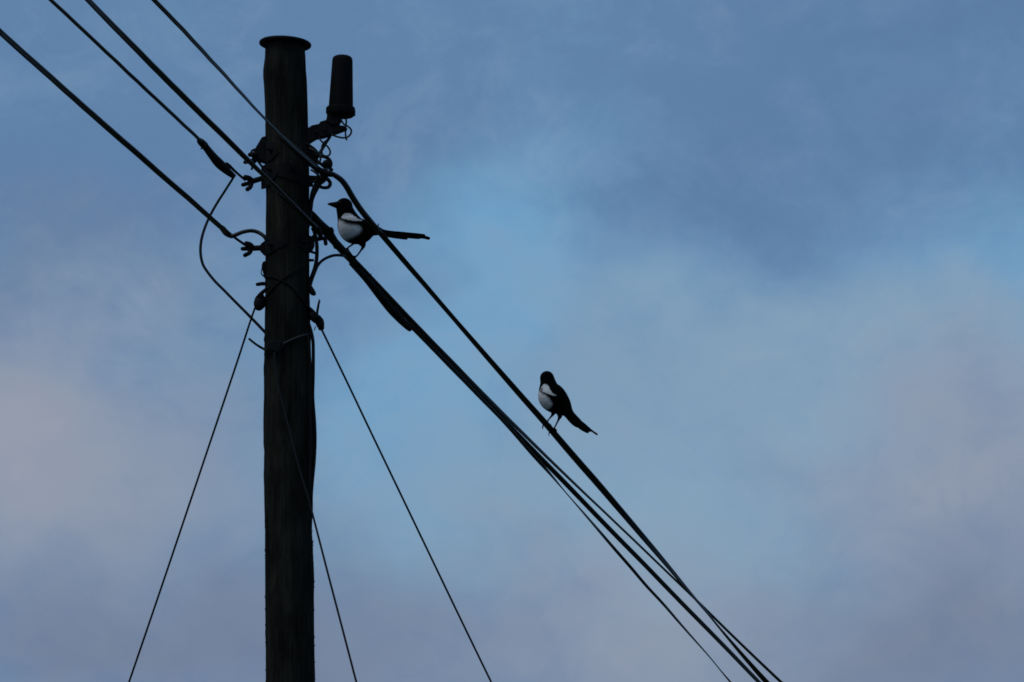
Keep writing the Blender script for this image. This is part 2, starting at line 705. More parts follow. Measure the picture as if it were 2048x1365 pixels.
# cap: a shallow dished metal disc, a little tilted
capc = P(570.5, 88, PY)
R_ = M(PY, 53.2)
prof = [(0, .000), (R_ * .80, .000), (R_ * .90, -.001), (R_ * .955, -.0005), (R_ * .985, .002), (R_, .0065), (R_ * .99, .011), (R_ * .95, .0145), (R_ * .85, .0165), (R_ * .5, .019), (0, .020)]
tilt = Matrix.Rotation(math.radians(3.0), 3, 'Y') @ Matrix.Rotation(math.radians(-.6), 3, 'X')
mb = MB()
prev = None
for r, h in prof:
    base = len(mb.v)
    for k in range(72):
        a = 2 * math.pi * k / 72
        rr = max(r, .0005) * (1 + .006 * noise.noise(Vector((math.cos(a) * 2, math.sin(a) * 2, 1))))
        mb.v.append(capc + tilt @ Vector((rr * math.cos(a), rr * math.sin(a), h - .008)))
    if prev is not None:
        mb.ring(prev, base, 72)
    prev = base
mb.build('cap', 'cap', pole, 'round overhanging metal cap on the pole top')


# ---- ironwork bolted to the pole
def wrap(name, mat, pts, rad_px, parent, gap=.004, n=5):
    """a wire or strap lying on the pole's front, traced in photo pixels"""
    out = []
    for x, y in catmull(pts, n):
        q = P(x, y, PY - .1)
        r = pole_r(q.z) + gap
        dx = max(-.985, min(.985, (q.x - pole_c(q.z)) / r))
        out.append(Vector((pole_c(q.z) + dx * r, PY - r * math.sqrt(1 - dx * dx), q.z)))
    return MB().tube(out, M(PY, rad_px), 8).build(name, mat, parent)


def bolt(px, py, parent, rad=4.0, name='bolt'):
    q = P(px, py, PY - .1)
    r = pole_r(q.z)
    dx = max(-.97, min(.97, (q.x - pole_c(q.z)) / r))
    nrm = Vector((dx, -math.sqrt(1 - dx * dx), 0))
    c = Vector((pole_c(q.z), PY, q.z)) + nrm * r
    m_ = MB()
    m_.tube([c, c + nrm * .009], M(PY, rad * 1.5), 20, False)
    m_.tube([c + nrm * .009, c + nrm * .019], M(PY, rad), 6, False)
    m_.tube([c + nrm * .019, c + nrm * .032], M(PY, rad * .5), 8, False)
    return m_.build(name, 'steel', parent)


def curved_plate(name, poly, parent, mat='steel', thick=.006, cols=12):
    """plate hugging the pole's curve; poly = (x0,y0top,y0bot) columns in pixels"""
    xs = [p[0] for p in poly]
    m_ = MB()
    rows = []
    for i in range(cols + 1):
        x = xs[0] + (xs[-1] - xs[0]) * i / cols
        for y in (np.interp(x, xs, [p[1] for p in poly]), np.interp(x, xs, [p[2] for p in poly])):
            q = P(x, y, PY - .09)
            for g in (.001, thick):
                r = pole_r(q.z) + g
                dx = max(-1.25, min(1.25, (q.x - pole_c(q.z)) / r))
                if abs(dx) <= .96:
                    yy = PY - r * math.sqrt(1 - dx * dx)
                else:
                    yy = PY - r * math.sqrt(1 - .96 ** 2) + (g - thick)
                m_.v.append(Vector((pole_c(q.z) + dx * r, yy, q.z)))
    for i in range(cols):
        a, b = i * 4, (i + 1) * 4
        for u, w in ((0, 1), (1, 3), (3, 2), (2, 0)):
            m_.f.append((a + u, a + w, b + w, b + u))
            m_.sm.append(False)
    m_.f += [(0, 1, 3, 2), tuple(cols * 4 + q for q in (0, 2, 3, 1))]
    m_.sm += [False, False]
    return m_.build(name, mat, parent)


pl = curved_plate('hook_plate', [(556, 326, 352), (590, 330, 362), (612, 342, 368), (625, 350, 367)], pole)
bolt(583, 337, pl)
bolt(614, 358, pl, 4)
pl = curved_plate('hook_plate', [(521, 326, 372), (532, 322, 371), (548, 330, 356), (556, 338, 346)], pole)
bolt(541, 336, pl, 3.4)
pl = curved_plate('hook_plate', [(519, 483, 497), (530, 474, 508), (550, 478, 500), (572, 484, 490)], pole)
bolt(544, 488, pl, 3.4)
pl = curved_plate('hook_plate', [(596, 470, 492), (612, 464, 500), (622, 466, 500), (628, 472, 487)], pole)
bolt(604, 481, pl, 3.4)


def hook(arm, knob, tip, low, Y, name='hook'):
    """ram's-horn style anchor hook: a stout arm with three curled prongs"""
    h = empty_part = MB()
    a, r = path([(*arm[0], Y, arm[2]), ((arm[0][0] + arm[1][0]) / 2, (arm[0][1] + arm[1][1]) / 2, Y, arm[2] * .95), (*arm[1], Y, arm[2])], 5)
    h.tube(a, r, 12)
    for pr in (knob, tip, low):
        a, r = path([(q[0], q[1], Y + q[3], q[2]) for q in pr], 5)
        h.tube(a, r, 10)
        h.ball(a[-1], r[-1], seg=10, rings=6)
    return h.build(name, 'steel', pole)


hook(((532, 355), (501, 364), 5.8), [(503, 363, 6, 0), (499, 358, 5.8, -.01), (491, 355, 5.2, -.02)],
     [(504, 365, 5, 0), (494, 368, 4.4, .01), (486, 370, 4.2, .01)], [(503, 365, 5, 0), (501, 374, 4.4, -.015), (495, 379, 4.6, -.03)], PY - .01)
hook(((532, 496), (502, 497), 5.8), [(504, 496, 6.4, 0), (500, 491, 6.2, -.01), (493, 488, 5.6, -.02)],
     [(504, 498, 5, 0), (494, 498, 4.4, .01), (485, 498, 4.2, .01)], [(502, 499, 5, 0), (499, 506, 4.4, -.015), (490, 511, 4.3, -.03)], PY - .01)

# upper left bracket: a bent strap with clamp fingers
br = MB().prism([(533, 274), (524, 277), (512, 297), (506, 308), (504, 318), (515, 322), (528, 326), (534, 330)], PY - .03, PY + .02).build('side_bracket', 'steel', pole)
rope('finger', 'steel', br, [(512, 299, PY - .02, 2.6), (504, 302, PY - .02, 2.2), (503, 308, PY - .02, 2.2), (509, 305, PY - .02, 2)])
m_ = MB()
a, r = path([(514, 308, PY - .03, 5), (506, 310, PY - .03, 4.6), (500, 310, PY - .03, 4.4)], 4)
m_.tube(a, r, 10).ball(a[-1], r[-1] * 1.05)
a, r = path([(518, 316, PY - .02, 6), (506, 322, PY - .02, 5), (490, 325, PY - .02, 3.8)], 4)
m_.tube(a, r, 10).ball(a[-1], r[-1] * 1.02)
m_.build('clamp_arm', 'steel', br)
rope('stay', 'steel', br, [(514, 320, PY, 2.4), (522, 331, PY, 2.4), (531, 342, PY, 2.4)])
rope('finger', 'steel', br, [(510, 324, PY - .02, 2.6), (505, 334, PY - .02, 2.2), (503, 340, PY - .02, 2.2)])
curved_plate('side_plate', [(531, 276, 322), (545, 284, 316), (556, 300, 306)], pole)
bolt(543, 297, br, 3.2)

# small fittings lower on the left side
st = MB().prism([(533, 523), (526, 526), (523.5, 533), (525, 543), (528, 552), (533, 560)], PY - .03, PY + .015).build('cable_clip', 'steel', pole)
rope('clip_wire', 'wire', st, [(525, 530, PY - .035, 1), (523.5, 540, PY - .04, 1), (522.5, 548, PY - .04, 1.1), (528, 553, PY - .035, 1.6), (532, 558, PY - .03, 1.6)])
rope('step_peg', 'steel', pole, [(534, 568, PY - .02, 3.8), (524, 568, PY - .02, 3.9), (514, 569.5, PY - .02, 3.4), (511.5, 570, PY - .02, 1.8)])
# bracket block on the right, under the mounting arm
MB().prism([(612, 294), (622, 296), (630, 302), (636, 312), (637, 322), (630, 328), (620, 326), (612, 330)], PY - .03, PY + .03).build('side_bracket', 'steel', pole)
# small staples that hold the wires on the right
rope('staple', 'steel', pole, [(612, 503, PY + .02, 2.6), (622, 504, PY + .02, 2.6), (631, 507, PY + .02, 2.4)])
rope('staple', 'steel', pole, [(612, 520, PY + .02, 5), (619, 521, PY + .02, 3.2), (628, 521, PY + .02, 2.6)])
# right-hand anchor hook under the second cable
m_ = MB()
for c_ in ([(616, 478, PY, 5.5), (632, 479, PY, 4.6), (646, 477, PY, 4.2), (650, 480, PY, 4)], [(650, 478, PY, 4), (651, 484, PY, 4), (651.5, 488, PY, 4)]):
    a, r = path(c_, 5)
    m_.tube(a, r, 10).ball(a[-1], r[-1])
m_.build('hook', 'steel', pole)
# right-hand ring hook at the top
m_ = MB()
a, r = path([(618, 357, PY, 6), (632, 358, PY - .01, 6.5), (645, 355, PY - .02, 5), (655, 359, PY - .02, 4), (660.5, 367, PY - .02, 3.8),
             (657, 374.5, PY - .02, 3.6), (648, 376, PY - .02, 3.4), (640, 374, PY - .01, 3.2)], 6)
m_.tube(a, r, 10).ball(a[-1], r[-1])
m_.build('hook', 'steel', pole)

# ------------------------------------------------------------------ canister on its arm
can = empty('cable_canister', P(618, 275, PY), 'black upright canister on an angled arm beside the pole top', 'canister')
YC = PY - .02
base_c, top_c = P(681.5, 220, YC), P(685, 116, YC)
ax = (top_c - base_c).normalized()
ax = (ax + Vector((0, .0, 0))).normalized()
u_ = ax.cross(Vector((0, 1, 0))).normalized()
v_ = ax.cross(u_).normalized()
Hc = (top_c - base_c).length


def lathe(mbx, c, ax_, u, v, prof, seg=48):
    prev = None
    for r, h in prof:
        b = len(mbx.v)
        for k in range(seg):
            a = 2 * math.pi * k / seg
            mbx.v.append(c + ax_ * h + (u * math.cos(a) + v * math.sin(a)) * max(r, .0004))
        if prev is not None:
            mbx.ring(prev, b, seg)
        prev = b
    return mbx


m1 = M(YC)
pr = [(24.8 * m1, 0), (24.6 * m1, .1 * Hc), (20.8 * m1, .94 * Hc), (20.0 * m1, .985 * Hc), (18.0 * m1, 1.012 * Hc), (14.5 * m1, 1.03 * Hc), (8 * m1, 1.037 * Hc), (0, 1.04 * Hc)]
lathe(MB(), base_c, ax, u_, v_, pr).build('dome', 'plastic', can)
pr = [(0, -14 * m1), (20 * m1, -14 * m1), (25.5 * m1, -13.5 * m1), (28 * m1, -11 * m1), (28.8 * m1, -8 * m1), (29 * m1, 2.5 * m1), (28.4 * m1, 4.5 * m1), (25 * m1, 5 * m1), (24 * m1, 4.5 * m1)]
co = lathe(MB(), base_c, ax, u_, v_, pr).build('collar', 'plastic', can)
for k in range(6):
    a = 2 * math.pi * (k + .3) / 6
    d = u_ * math.cos(a) + v_ * math.sin(a)
    MB().box(base_c + d * 29.0 * m1 - ax * 4 * m1, d * 1.2 * m1, d.cross(ax) * 3 * m1, ax * 6 * m1).build('latch', 'plastic', co)
m_ = MB().prism([(655, 226), (683, 228), (682, 244), (676, 250), (664, 254), (652, 246), (654, 236)], YC - .03, YC + .03)
m_.build('neck_block', 'steel', can)
arm_ = MB().prism([(612, 262), (618, 257), (624, 253), (638, 250), (641, 245.5), (653, 242), (668, 247), (681, 253), (694, 260), (676, 267), (658, 272.5),
                   (647, 276.5), (641, 277), (632, 279), (618, 288), (612, 292)], YC - .022, YC + .022).build('mounting_arm', 'steel', can)
for x, y in ((632, 264), (649, 259)):
    c = P(x, y, YC - .022)
    MB().tube([c, c + Vector((0, -.012, 0))], M(YC, 4), 6, False).build('bolt', 'steel', arm_)
rope('lead_wire', 'cable', can, [(690, 230, YC, 1.5), (692.5, 243, YC, 1.5), (691, 262, YC, 1.4), (691.5, 274, YC, 1.4), (693.5, 281, YC, 1.5)])
rope('lead_wire', 'cable', can, [(682, 240, YC - .03, 1.4), (688, 249, YC - .03, 1.4), (697, 254, YC - .03, 1.4), (702.5, 261, YC - .03, 1.5), (701, 269, YC - .03, 1.5),
                                 (694, 275, YC - .03, 1.5), (684, 276, YC - .03, 1.5), (673, 273.5, YC - .03, 1.5), (662, 269, YC - .03, 1.5)])
rope('lead_wire', 'cable', can, [(673, 252, YC + .02, 1.5), (678, 249.5, YC + .02, 1.4), (681, 244, YC + .02, 1.4), (682, 238, YC + .02, 1.4)])
rope('lead_wire', 'cable', can, [(676, 255, YC - .01, 1.5), (684, 253, YC - .01, 1.4), (690, 255, YC - .01, 1.4), (694, 259.5, YC - .01, 1.4)])
rope('feed_cable', 'cable', can, [(664, 264, YC + .01, 3.4), (659, 275, YC + .01, 3.2), (652, 286, YC + .01, 3.1), (646, 296, YC + .01, 3.2), (640, 306, YC, 3.6), (633, 316, YC, 4), (626, 322, YC + .01, 4)])
rope('lead_wire', 'cable', can, [(637, 275, YC - .02, 1.4), (643, 283, YC - .02, 1.4), (650, 289, YC - .02, 1.4), (657, 296, YC - .02, 1.5), (660.5, 304, YC - .02, 1.5),
                                 (658, 311, YC - .02, 1.5), (651, 312.5, YC - .02, 1.4), (645, 309, YC - .02, 1.4), (643.5, 300, YC - .02, 1.4), (645, 290, YC - .02, 1.4), (652, 281, YC - .02, 1.3)])
rope('lead_wire', 'cable', can, [(612, 287, YC - .02, 2), (622, 293, YC - .02, 1.9), (631, 300, YC - .02, 1.8), (638, 309, YC - .02, 1.8)])

# ------------------------------------------------------------------ cables from the upper left
G1 = 'cables reaching the pole from the upper left'
c1o = empty('overhead_cable', P(0, 64, 19), 'lowest left cable, ending in a looped tail at the lower left hook', 'cable', G1)
span('sheath', [(0, 64), (73, 130), (151, 200), (240, 277), (253, 289), (313, 342.5), (372, 393), (419.4, 435), (445, 458), (461, 472)], 18.8, 21.93,
     [(0, 35), (200, 15), (440, -35), (480, -30)], 5.6, 3.2, c1o, ext_a=24)
rope('grip_sleeve', 'rubber', c1o, [(440, 453, 21.91, 4.6), (446, 458.5, 21.915, 6), (452, 466, 21.92, 6.2), (458, 470.5, 21.925, 5.4), (463, 473.5, 21.93, 4.2)])
rope('loop_tail', 'cable', c1o, [(456, 470.5, 21.90, 4.2), (463, 473, 21.89, 4.2), (472, 470, 21.89, 4.2), (486, 464.5, 21.89, 4), (502, 462, 21.89, 3.9), (516, 465, 21.89, 3.9), (528, 473, 21.88, 3.9), (534, 482, 21.88, 3.8)], label='loop of cable bowing over to the pole')
rope('anchor_wire', 'wire', c1o, [(456, 465, 21.93, 2), (470, 476, 21.95, 2.6), (484, 486, 21.98, 2.6), (493, 492, 21.99, 2.8)])

c2o = empty('overhead_cable', P(101, 0, 19), 'thin left cable with a fat black splice sleeve near the pole', 'cable', G1)
span('sheath', [(101, 0), (138, 34.5), (176, 70), (260.5, 150), (300, 186.5), (322, 208), (360, 243), (394, 275), (404, 285)], 18.9, 21.85,
     [(0, 20), (120, 40), (285, 60)], 3.5, 2.4, c2o, ext_a=24)
rope('splice_sleeve', 'rubber', c2o, [(398, 279.5, 21.84, 4), (399.5, 282, 21.85, 6.5), (404, 286.5, 21.86, 7.6), (409, 291.5, 21.86, 7.7), (412, 295.5, 21.865, 7.2), (424, 311, 21.88, 8.2), (436, 325, 21.9, 9.6),
                                      (446, 334.5, 21.91, 9.4), (456, 344, 21.92, 7.4), (464, 350.5, 21.93, 6), (469, 354.5, 21.93, 5)], n=5, seg=16, label='tapered black splice sleeve')
rope('sleeve_tie', 'rubber', c2o, [(414, 288, 21.86, 1.4), (411, 292, 21.845, 1.6), (405, 297, 21.845, 1.6), (402, 298, 21.86, 1.3)])
rope('anchor_wire', 'wire', c2o, [(452, 326, 21.93, 2.3), (459, 332, 21.94, 3.1), (468, 341, 21.95, 2.8), (478, 350, 21.97, 2.5), (491, 361, 21.99, 2.6)])
rope('drop_loop', 'cable', c2o, [(469, 352, 21.93, 2.4), (464, 360, 21.95, 2.4), (450, 382, 21.97, 2.5), (434, 407, 21.99, 2.6), (419.5, 433, 22, 2.7), (409, 458, 22, 2.8), (402.5, 482, 22, 2.9), (401, 505, 22, 2.9), (405, 527, 22, 2.9), (414, 543, 22, 2.8), (430, 563, 22, 2.8),
                                 (448, 581, 22, 2.8), (470, 603.5, 22, 2.8), (492, 625.5, 22, 2.9), (512, 646, 22, 3), (533, 668, 22, 3)], label='slack loop of cable hanging down to the pole')

c3o = empty('overhead_cable', P(176, 0, 19), 'thick twin-lobed cable crossing the pole front above the nearer bird', 'cable', G1)
span('sheath', [(176, 0), (234, 60.5), (300, 127), (323.5, 150.5), (372, 198.5), (430.4, 256.5), (489, 314), (518, 342.5), (551, 374.5), (571, 394.5), (596, 418), (616, 440), (630, 453)], 18.9, 21.87,
     [(0, 40), (140, 8), (300, -25), (350, -50), (460, -75)], 5.6, 3.0, c3o, ext_a=24)
rope('grip_sleeve', 'rubber', c3o, [(554, 381, 21.845, 2.4), (560, 388, 21.84, 4.6), (575, 402, 21.84, 5), (596, 421, 21.845, 4.8), (616, 442, 21.86, 4.6), (632, 457, 21.88, 3.6)])
rope('armour_rod', 'galv', c3o, [(566, 389, 21.82, 1.4), (578, 400, 21.82, 2.1), (596, 416.5, 21.825, 2.3), (613, 434, 21.835, 2.3), (626, 447.5, 21.855, 2.2), (632, 454, 21.87, 1.6)])
rope('tape_tag', 'galv', c3o, [(549, 370, 21.83, 2.6), (552, 374, 21.83, 3.2), (553.5, 379, 21.83, 2.6)])
rope('end_clamp', 'steel', c3o, [(622, 446, 21.9, 4), (632, 456, 21.93, 6.5), (638, 464, 21.97, 6), (641, 472, 22, 5)])
rope('hanger_wire', 'wire', c3o, [(628, 452, 21.93, 2), (634, 462, 21.97, 2.4), (630, 468, 21.99, 2.4), (624, 476, 22, 2.6)])

c4o = empty('overhead_cable', P(310, 0, 19), 'uppermost cable, running past the canister and on under the farther bird', 'cable', G1)
span('near_sheath', [(307.5, 0), (345, 38), (380, 74), (414, 113), (448, 150), (489, 194), (530, 236.5), (545, 253), (560, 270), (580, 289), (600, 306.5), (620, 324), (637, 339)], 19.1, 21.87,
     [(0, 10), (100, 30), (230, 70), (340, 80)], 4.1, 2.5, c4o, ext_a=24)
rope('grip_sleeve', 'rubber', c4o, [(556, 268, 21.86, 2.4), (562, 276, 21.855, 4.4), (580, 293, 21.855, 5), (604, 314, 21.86, 5.2), (624, 331, 21.87, 5.2), (640, 343, 21.88, 5.4), (652, 347, 21.89, 6.4), (664, 350, 21.91, 5)])
rope('armour_rod', 'galv', c4o, [(567, 273, 21.83, 1.4), (580, 284.5, 21.83, 2.2), (604, 305.5, 21.835, 2.3), (624, 323.5, 21.84, 2.3), (640, 337, 21.85, 2.5), (650, 340, 21.86, 2.4), (657, 338, 21.87, 2)])
C4R = [(664, 348), (676, 355), (690, 369), (700, 386), (708, 399), (722, 420), (740, 442), (760, 465.5), (800, 513), (850, 571), (902.5, 632), (945, 680), (990, 731.5), (1032, 780.5), (1074, 829), (1097, 855.5), (1120, 881),
       (1155, 921), (1202.5, 976), (1246.5, 1026.5), (1265, 1048), (1308, 1100), (1323, 1119), (1363, 1166), (1396.5, 1205.5), (1428, 1243), (1450, 1268.5), (1486.5, 1311.5), (1533, 1365)]
YA4, YB4 = 21.9, 25.5


def Y4(py):
    return 1 / (1 / YA4 + (1 / YB4 - 1 / YA4) * (py - 348) / 1017)


rope('bend', 'cable', c4o, [(652, 345, 21.89, 4.6), (664, 348.5, 21.9, 5)] + [(x, y, Y4(y), w) for (x, y), w in zip([(674, 354), (684, 362), (694, 375.5), (706, 396.5), (722, 420.5), (740, 443), (756, 461.5), (766, 473)], [5.4, 5.8, 6, 6.2, 6.2, 6.2, 5.8, 4.4])], n=6, seg=12)
span('far_sheath', C4R[7:], Y4(465.5), YB4, [(348, -40), (465, -42), (520, -46), (640, -56), (830, -30), (940, 0), (1100, 42), (1235, 88), (1300, 115), (1365, 140)], 7.3, 2.8, c4o, ext_b=14, deg=5)
rope('frayed_end', 'cable', c4o, [(753, 456, Y4(456), 1.6), (756.5, 451, Y4(452), 1.2), (757.5, 447, Y4(450), .5)])
# ring and ball shackle by the top hook
rope('lead_wire', 'cable', can, [(618, 296, YC - .05, 1.6), (628, 302, YC - .06, 1.6), (636, 308, YC - .06, 1.6), (641, 317, YC - .06, 1.7), (638, 326, YC - .06, 1.7), (629, 330, YC - .05, 1.6), (621, 326, YC - .05, 1.6)])
rope('lead_wire', 'cable', can, [(622, 340, YC - .05, 1.6), (630, 345, YC - .06, 1.8), (637, 352, YC - .06, 1.8), (634, 361, YC - .05, 1.8), (626, 364, YC - .04, 1.6)])
sh = empty('cable_shackle', P(618, 320, PY), 'small ring and ball shackle where the uppermost cable meets the pole', 'shackle')
rope('ring', 'steel', sh, [(628, 309, PY - .04, 3), (637, 312, PY - .05, 3.4), (648, 314, PY - .06, 3.4), (657, 318, PY - .06, 3.6), (661.5, 326, PY - .06, 3.8), (660, 334, PY - .06, 3.8), (653, 337, PY - .05, 3.4), (644, 330, PY - .05, 3.4), (636, 324, PY - .04, 3.4), (628, 318, PY - .03, 3.4)])
MB().ball(P(652.5, 328, PY - .07), M(PY, 8), lump=.15).ball(P(662, 340, PY - .07), M(PY, 4.5), lump=.2).build('ball', 'steel', sh)
rope('clevis', 'steel', sh, [(640, 345, PY - .08, 4), (650, 351, PY - .08, 6), (648, 360, PY - .05, 5), (640, 366, PY - .02, 5.4)])

# ------------------------------------------------------------------ cables to the lower right
G2 = 'bundled cables leaving the pole to the lower right'
YA, YB = 22.05, 26.5


def YB_(py):
    return 1 / (1 / YA + (1 / YB - 1 / YA) * (py - 425) / 940)


b1o = empty('overhead_cable', P(625, 425, 22.05), 'thin bundled cable that crosses under the bird cable at the lower right', 'cable', G2)
up = [(618, 422), (650, 458), (690, 502), (720, 534), (760, 575), (800, 616.5), (840, 658), (880, 700), (900, 721), (946, 770)]
B1 = up + [(976, 799), (1009.5, 831), (1038, 859.5), (1082, 903.5), (1126, 945.5), (1162, 979), (1217, 1032), (1250, 1064), (1285, 1099), (1308.6, 1120), (1367, 1176), (1396, 1203), (1422, 1230), (1450, 1256), (1501, 1307), (1562.6, 1365)]
span('sheath', B1, YB_(422), YB, [(400, -30), (700, 20), (1000, 80), (1365, 120)], 4.9, 3.1, b1o, ext_b=14, deg=6, n=180)
b2o = empty('overhead_cable', P(625, 430, 22.05), 'thick bundled cable with a long tapered sleeve below the nearer bird', 'cable', G2)
B2 = [(700, 521), (720, 543), (750, 576), (785, 614), (820, 651), (850, 681), (885, 715.5), (920, 751), (950, 781), (976, 808), (1008.6, 843.5), (1038, 874), (1082, 917.5), (1100, 936.6), (1142, 979), (1158.6, 995), (1217, 1055), (1259.7, 1099), (1323, 1165.5), (1340, 1183), (1406, 1250), (1413, 1257), (1464.5, 1309.5), (1518, 1365)]
span('sheath', B2, YB_(521) + .02, YB + .1, [(520, 30), (900, 0), (1100, 20), (1365, 45)], 5.5, 3.8, b2o, ext_b=14, deg=5, n=160)
rope('tapered_sleeve', 'rubber', b2o, [(714, 537.5, YB_(537) - .03, 4.6), (718, 542, YB_(542) - .03, 6.4), (735, 561, YB_(561) - .03, 7), (758, 589, YB_(589) - .03, 8.4), (780, 616, YB_(616) - .03, 9.2), (797, 635, YB_(635) - .03, 8.4), (812, 651, YB_(651) - .03, 6.6), (820, 659, YB_(659) - .03, 5.2)], seg=16)
rope('sleeve_tie', 'rubber', b2o, [(739, 552, YB_(560) - .05, 1.4), (743, 547.5, YB_(556) - .05, .6)])
rope('neck', 'cable', b2o, [(660, 478, YB_(478) + .01, 5), (675, 495, YB_(495) + .01, 5), (690, 511, YB_(511) + .01, 4.8), (704, 525, YB_(525) + .02, 4.6), (716, 538, YB_(538), 4.2)])
rope('wrapped_grip', 'rubber', b2o, [(612, 416, 22.04, 5), (624, 431, 22.05, 8), (640, 449, YB_(449) - .01, 9), (655, 465, YB_(465) - .02, 10.5), (664, 477, YB_(477) - .02, 9), (676, 492, YB_(492) - .02, 6.6), (690, 507.5, YB_(507) - .015, 5.6)], seg=14)
rope('grip_clip', 'steel', b2o, [(668, 489, YB_(489) - .03, 3), (671, 494, YB_(494) - .03, 4.4), (675, 497, YB_(497) - .03, 3)])
MB().ball(P(660, 462, YB_(462) - .03), M(22.1, 8), lump=.25).build('grip_clip', 'steel', b2o)
b3o = empty('overhead_cable', P(625, 435, 22.05), 'thinnest twisting cable, lowest of the bundle at the lower right', 'cable', G2)
B3 = [(700, 527), (760, 590), (820, 652), (860, 692), (900, 732), (940, 774), (976, 811), (1010, 848), (1032, 872), (1052.5, 896), (1082, 928.5), (1108, 958.5), (1126, 978.5), (1151, 1005.5), (1188, 1047.5), (1229.6, 1099), (1250, 1124.5), (1294, 1175), (1323, 1205.5), (1364, 1250), (1398.6, 1289.5), (1428, 1325.5), (1461.6, 1365)]
span('sheath', B3, YB_(527) + .05, YB - .5, [(520, 0), (800, 30), (925, 10), (985, 90), (1090, 20), (1120, 0), (1230, 40), (1330, 88), (1365, 120)], 3.6, 1.65, b3o, ext_b=14, deg=5, n=160, wob=.003)
# wires dressed round the right of the pole
jl = empty('jumper_cable', P(634, 470, 22), 'black jumper cable arching from the bundle down to the pole side', 'cable')
rope('arch', 'rubber', jl, [(704, 522, YB_(520) + .02, 2.8), (695, 514.5, YB_(512) + .02, 2.9), (684, 511.5, 22.2, 2.9), (670, 511, 22.14, 2.9), (656, 515, 22.1, 2.9), (644, 522, 22.06, 2.9), (635, 532, 22.03, 3.2), (629, 545, 22, 3.6), (624, 558, 22, 3.6), (620, 572, 21.99, 3.6), (617, 584, 21.98, 3.4)])
rope('end_boot', 'rubber', jl, [(616, 570, 21.98, 5), (620, 577, 21.98, 6), (625, 585, 21.98, 6), (627.5, 589, 21.98, 5), (628, 591.5, 21.98, 3)])
jl = empty('jumper_cable', P(634, 440, 22), 'black cable dropping close beside the pole behind the nearer bird', 'cable')
rope('drop', 'rubber', jl, [(624, 456, 21.99, 3), (629, 466, 21.99, 3.6), (632.5, 480, 21.99, 3.7), (634, 500, 21.99, 3.8), (633, 520, 21.99, 3.9), (630, 536, 21.99, 4.2), (625, 551, 21.98, 4.4), (620, 565, 21.98, 4.2), (617, 580, 21.98, 3.8)])
jl = empty('jumper_cable', P(640, 360, 22), 'thick cable curling from the top hook down the right pole edge', 'cable')
rope('curl', 'cable', jl, [(650, 350, 21.93, 5), (643, 358, 21.94, 6.6), (637, 366, 21.95, 7.4), (631, 377, 21.96, 7), (626, 389, 21.97, 6), (623, 402, 21.98, 4.6), (621.5, 418, 21.99, 4), (619, 440, 22, 3.6), (615, 460, 22, 3.2)])
for pts, lab in (([(614, 640, 21.97, 3), (620, 655, 21.96, 3.2), (625.6, 680, 21.96, 3.5), (626.6, 710, 21.96, 3.4), (626.4, 750, 21.96, 3.4), (625.4, 790, 21.96, 3.5), (626.5, 815, 21.955, 3.7), (628.5, 845, 21.95, 4), (629.5, 880, 21.95, 4), (628, 920, 21.95, 4),
                   (625, 955, 21.955, 3.8), (622.5, 990, 21.96, 3.6), (622, 1030, 21.97, 3.4), (616, 1070, 21.99, 3.2)], 'outer black cable bowing away from the right pole edge'),
                 ([(613, 660, 21.95, 2.6), (619, 700, 21.93, 2.6), (621, 750, 21.93, 2.6), (620.5, 800, 21.93, 2.6), (621, 860, 21.93, 2.6), (620.5, 920, 21.93, 2.6), (619, 980, 21.93, 2.6), (612, 1060, 22, 2.6)], 'inner black cable lying flat along the right pole edge')):
    ro = empty('riser_cable', P(622, 700, 21.96), lab, 'cable')
    rope('sheath', 'rubber', ro, pts, n=6)

# ------------------------------------------------------------------ three stay wires
GS = 'stay wires running down from the pole'


def stay(label, px, Ya, Yb, rad, bow=0.0):
    o = empty('stay_wire', P(*px[0], Ya), label, 'wire', GS)
    c = catmull(px, 8)
    y0, y1 = c[0][1], c[-1][1]
    pts = []
    for q in c:
        t = (q[1] - y0) / (y1 - y0)
        pts.append(P(q[0], q[1], 1 / (1 / Ya + (1 / Yb - 1 / Ya) * t)))
    d = (pts[-1] - pts[-6]).normalized()
    k = -(pts[-1].z + .15) / d.z
    pts += [pts[-1] + d * k * j / 6 for j in range(1, 7)]
    MB().tube(pts, M(22, rad), 8).build('strand', 'wire', o)
    return o


sL = stay('left stay wire slanting down from a dark egg insulator', [(512, 612), (508, 622), (500, 645), (478, 713), (452, 791), (420, 886), (380, 1005), (340, 1124), (300, 1242), (258, 1365)], 21.96, 22.6, 2.05)
MB().ball(P(520, 605, 21.97), M(22, 12.5), M(22, 11), M(22, 17.5), rot=Matrix.Rotation(math.radians(12), 3, 'Y'), lump=.10).build('insulator', 'rubber', sL)
rope('tail', 'wire', sL, [(513, 595, 21.96, 2), (522, 588, 21.94, 4), (531, 580, 21.91, 3.4), (540, 574, 21.9, 2)])
sR = stay('right stay wire slanting down from a clamp with a forked tail', [(638, 648), (644, 661), (660, 694), (700, 777), (740, 861), (800, 986), (860, 1111), (920, 1236), (983, 1366)], 21.97, 22.9, 2.05)
m_ = MB().ball(P(639.5, 646, 21.97), M(22, 8.6), M(22, 9), M(22, 17), rot=Matrix.Rotation(math.radians(-16), 3, 'Y'), lump=.14)
m_.ball(P(628, 634, 21.96), M(22, 9.5), M(22, 9), M(22, 14), rot=Matrix.Rotation(math.radians(-30), 3, 'Y'), lump=.2)
m_.build('insulator', 'rubber', sR)
rope('tail', 'wire', sR, [(633, 636, 21.94, 3), (634.5, 624, 21.94, 2.6), (637, 610, 21.94, 2.3), (638.5, 599, 21.94, 1)])
rope('tail', 'wire', sR, [(637, 612, 21.935, 1.2), (639, 606, 21.935, 1.2), (640.5, 602, 21.935, .7)])
